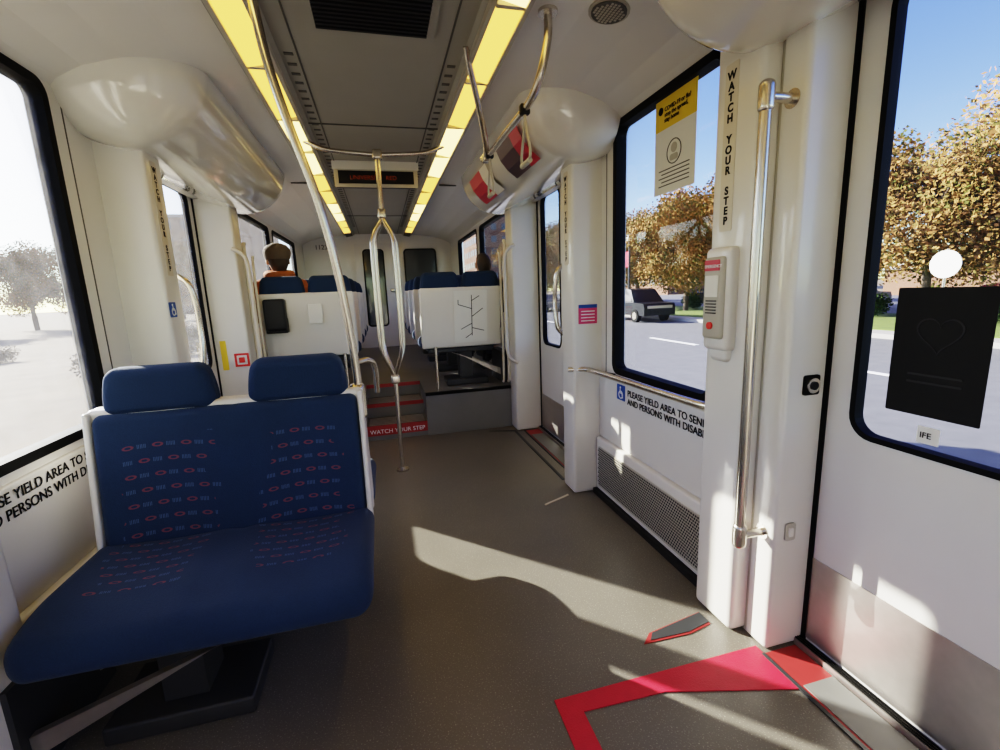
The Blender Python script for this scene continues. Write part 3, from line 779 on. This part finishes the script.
def tree_mesh(nm,H,rad,nleaf,leafm,ls=.16,seed=1,trunk=True):
    rnd=random.Random(seed); b=MB()
    cen=[]
    if trunk:
        b.tube([(0,0,0),(.05,.02,H*.2),(-.03,.05,H*.45),(.04,0,H*.75)],[.16,.13,.10,.05],M['bark'],n=8)
        for k in range(14):
            a=rnd.random()*6.28; z0=H*(.25+.4*rnd.random()); L=rad*(.6+.5*rnd.random())
            tip=(math.cos(a)*L,math.sin(a)*L,z0+L*.6); b.tube([(0,0,z0),(tip[0]*.5,tip[1]*.5,z0+L*.3),tip],[.06,.04,.02],M['bark'],n=5); cen.append(Vector(tip))
        for k in range(24):
            a=rnd.random()*6.28; rr=rad*math.sqrt(rnd.random())*.75; z=H*(.30+.60*rnd.random()); cen.append(Vector((math.cos(a)*rr*(1.25-z/H*.6),math.sin(a)*rr*(1.25-z/H*.6),z)))
    else:
        for k in range(8): a=rnd.random()*6.28; r_=rad*rnd.random()*.7; cen.append(Vector((math.cos(a)*r_,math.sin(a)*r_,H*(.3+.4*rnd.random()))))
    vs=[];fs=[]
    cr=rad*.40
    for i in range(nleaf):
        c=rnd.choice(cen); d=Vector((rnd.gauss(0,1),rnd.gauss(0,1),rnd.gauss(0,.8))); d=d.normalized()*cr*(rnd.random()**.4)
        p=c+d
        if p.z<.02: p.z=.05
        u=Vector((rnd.gauss(0,1),rnd.gauss(0,1),rnd.gauss(0,1))).normalized(); w=u.orthogonal().normalized(); s_=ls*(.5+rnd.random())
        o=len(vs); vs+=[p-u*s_*.5,p+w*s_*.4,p+u*s_*.5,p-w*s_*.4]; fs.append((o,o+1,o+2,o+3))
    b.add(vs,fs,leafm); ob=b.build(nm); return ob
t1=tree_mesh('autumn_tree',7.2,2.9,28000,M['leaf'],ls=.125,seed=3); t1.location=(18,7.6,GZ+.16)
t2=tree_mesh('autumn_tree',6.5,2.7,26000,M['leaf'],ls=.125,seed=5); t2.location=(18.5,12.0,GZ+.16)
k=0
for (x,y,s_) in ((18.5,3,1.15),(18.5,16.5,1.05),(18.2,21,1.05),(18.8,25.5,1.0),(18,30,1.05),(18.5,34.5,1),(18.2,39,1.1),(18.5,44,1.1),(18,50,1.2),(29,8,1.2),(30,16,1.2),(29,24,1.15),(30,34,1.2),(19,58,1.2),(29,0,1.2)):
    o=bpy.data.objects.new('autumn_tree',(t1 if k%2 else t2).data); COL.objects.link(o); o.location=(x,y,GZ+.16 if x<22 else GZ+.02); o.scale=(s_,)*3; o.rotation_euler=(0,0,k*1.3); k+=1
h1=tree_mesh('hedge_bush',1.0,.9,3500,M['hedge'],ls=.08,seed=9,trunk=False); h1.location=(20.5,9,GZ+.16)
for i,(x,y) in enumerate(((20.6,7.2),(20.4,11),(20.6,13),(20.5,15.2),(20.4,5.2),(20.6,3.4),(20.6,17),(20.6,19),(20.5,33),(20.5,24),(20.5,27))):
    o=bpy.data.objects.new('hedge_bush',h1.data); COL.objects.link(o); o.location=(x,y,GZ+.16); o.rotation_euler=(0,0,i*1.1); o.scale=(1.1,1.2,1.1)
s1=tree_mesh('dry_bush',.8,1.1,3600,M['bush'],ls=.07,seed=11,trunk=False); s1.location=(-7,6,GZ-.02)
rb=random.Random(21)
for i in range(34):
    x=-5-rb.random()*16; y=2.5+rb.random()*24; sc=.55+rb.random()*.7
    o=bpy.data.objects.new('dry_bush',s1.data); COL.objects.link(o); o.location=(x,y,GZ-.02); o.scale=(sc,sc,sc*.9); o.rotation_euler=(0,0,i*.9)
for i,(x,y,sc) in enumerate(((-34,20,.85),(-38,28,1.0),(-30,36,.9),(-42,22,1.0),(-30,50,1.2),(-22,60,1.2),(-33,42,1.1),(-40,12,.8),(-44,30,1.1),(-34,26,.7),(-37,16,.8))):
    o=bpy.data.objects.new('autumn_tree',(t1 if i%2 else t2).data); COL.objects.link(o); o.location=(x,y,GZ-.02); o.scale=(sc,)*3; o.rotation_euler=(0,0,i*2.1)

def car(loc,rotz,paint,suv):
    b=MB(); h=1.7 if suv else 1.42
    P=[(-2.3,.35),(-2.3,.75),(-2.2,.95),(-1.3,1.0),(-.75,h-.06),(-.3,h),(1.1,h),(1.55,h-.08),(2.15,1.05) if not suv else (2.2,1.1),(2.3,.9),(2.3,.35)]
    W=.88; vs=[];n=len(P)
    for sx in (-1,1):
        for (y,z) in P: vs.append((sx*(W if z<1.12 else W-.16),y,z))
    fs=[tuple(range(n)),tuple(range(n,2*n))]+[(i,(i+1)%n,n+(i+1)%n,n+i) for i in range(n)]
    b.add(vs,fs,paint)
    for sx in (-1,1):
        q=[(-1.1,1.06),(-.68,h-.12),(.25,h-.10),(.25,1.06)]; q2=[(.32,1.06),(.32,h-.10),(1.2,h-.12),(1.75,1.1)]
        for g in (q,q2):
            b.add([(sx*(W+.005 if z<1.12 else W-.15),y,z) for y,z in g],[(0,1,2,3)],M['black'])
        for y in (-1.45,1.45):
            disc(b,sx*.70 if sx>0 else sx*.92,y,.33,.33,M['rubber'],'x',.22); disc(b,sx*.925-.005,y,.33,.19,M['steel'],'x',.01)
    b.add([(-.6,-1.22,1.05),(.6,-1.22,1.05),(.55,-.80,h-.12),(-.55,-.80,h-.12)],[(0,1,2,3)],M['black'])
    b.rbox(-.7,.7,-2.33,-2.28,.7,.85,.02,M['kick']); b.rbox(-.7,.7,2.28,2.33,.75,.9,.02,M['redbtn'])
    return b.build('parked_car',loc,(0,0,rotz))
M['cp1']=pm('car_paint_dark',(.010,.012,.016),.35,coat=.1,spec=.25); M['cp2']=pm('car_paint_red',(.30,.02,.02),.3,coat=.4); M['cp3']=pm('car_paint_grey',(.12,.12,.13),.35,coat=.2)
car((13.4,22.5,GZ),0,M['cp1'],True); car((13.4,37,GZ),0,M['cp3'],False); car((24.2,11.6,GZ+.02),0,M['cp2'],False); car((25.5,20.5,GZ+.02),1.57,M['cp3'],True); car((24.2,29,GZ+.02),0,M['cp1'],False)

b=MB(); b.tube([(0,0,0),(0,0,2.4)],.03,M['steel']); disc(b,-.04,0,2.08,.30,M['paper'],'x',.02); b.build('traffic_sign',(12.0,7.45,GZ))
b=MB(); b.tube([(0,0,0),(0,0,4.6)],.07,M['dark']); b.rbox(-.16,.16,-.16,.16,4.5,5.0,.1,M['paper']); b.box(-.02,.02,.08,.62,2.9,3.9,M['cardred']); b.box(-.15,.15,-.15,.15,0,.4,M['dark']); b.build('street_lamp',(15.9,27.5,GZ+.16))

M['brick']=pm('brick',(.20,.11,.07),.9,var=.2,vscale=5); M['bwin']=pm('building_glass',(.06,.08,.11),.2)
def building(x0,x1,y0,y1,h,mat):
    b=MB(); b.box(x0,x1,y0,y1,GZ-.02,h,mat)
    z=1.2
    while z<h-1.5:
        y=y0+1
        while y<y1-2: b.box(x0-.06,x0,y,y+1.5,z,z+1.6,M['bwin']); y+=3
        x=x0+1
        while x<x1-2: b.box(x,x+1.5,y0-.06,y0,z,z+1.6,M['bwin']); x+=3
        z+=3.2
    b.box(x0-.3,x1+.3,y0-.3,y1+.3,h,h+.5,M['conc']); b.build('office_building')
building(48,66,70,100,13,M['brick']); building(26,44,123,143,26,M['brick']); building(-40,-22,95,120,16,M['brick']); building(47,62,4,34,1.7,M['brick'])

# ------------------------------------------------------------------ light
sd=Vector((1,-1.0,-.62)).normalized()
sl=bpy.data.lights.new('sun','SUN'); sl.energy=16; sl.angle=.009; sl.color=(1,.93,.83)
so=bpy.data.objects.new('sun',sl); COL.objects.link(so); so.rotation_euler=sd.to_track_quat('-Z','Y').to_euler(); so.location=(-10,10,12)
w=bpy.data.worlds.new('world'); scene.world=w; w.use_nodes=True; nt=w.node_tree
bg=nt.nodes['Background']; sk=nt.nodes.new('ShaderNodeTexSky'); sk.sky_type='NISHITA'; sk.sun_disc=False
sk.sun_elevation=math.atan2(.62,math.sqrt(2)); sk.sun_rotation=math.radians(315); sk.air_density=1.0; sk.dust_density=.25; sk.ozone_density=2.5
hs=nt.nodes.new('ShaderNodeHueSaturation'); hs.inputs['Hue'].default_value=.535; hs.inputs['Saturation'].default_value=1.25; hs.inputs['Value'].default_value=.80
nt.links.new(sk.outputs[0],hs.inputs['Color'])
# bright haze around the sun
tc=nt.nodes.new('ShaderNodeTexCoord'); dp=nt.nodes.new('ShaderNodeVectorMath'); dp.operation='DOT_PRODUCT'
nt.links.new(tc.outputs['Generated'],dp.inputs[0]); dp.inputs[1].default_value=tuple(-sd)
mxn=nt.nodes.new('ShaderNodeMath'); mxn.operation='MAXIMUM'; nt.links.new(dp.outputs['Value'],mxn.inputs[0]); mxn.inputs[1].default_value=0
pw=nt.nodes.new('ShaderNodeMath'); pw.operation='POWER'; nt.links.new(mxn.outputs[0],pw.inputs[0]); pw.inputs[1].default_value=8
ml=nt.nodes.new('ShaderNodeMath'); ml.operation='MULTIPLY'; nt.links.new(pw.outputs[0],ml.inputs[0]); ml.inputs[1].default_value=11
cmb=nt.nodes.new('ShaderNodeMixRGB'); cmb.blend_type='ADD'; cmb.inputs[0].default_value=1
cc=nt.nodes.new('ShaderNodeCombineColor')
for i in range(3): nt.links.new(ml.outputs[0],cc.inputs[i])
nt.links.new(hs.outputs[0],cmb.inputs[1]); nt.links.new(cc.outputs[0],cmb.inputs[2])
nt.links.new(cmb.outputs[0],bg.inputs[0]); bg.inputs[1].default_value=.44
scene.view_settings.view_transform='Filmic'
try: scene.view_settings.look='High Contrast'
except Exception as e: print(e)
scene.view_settings.exposure=.32
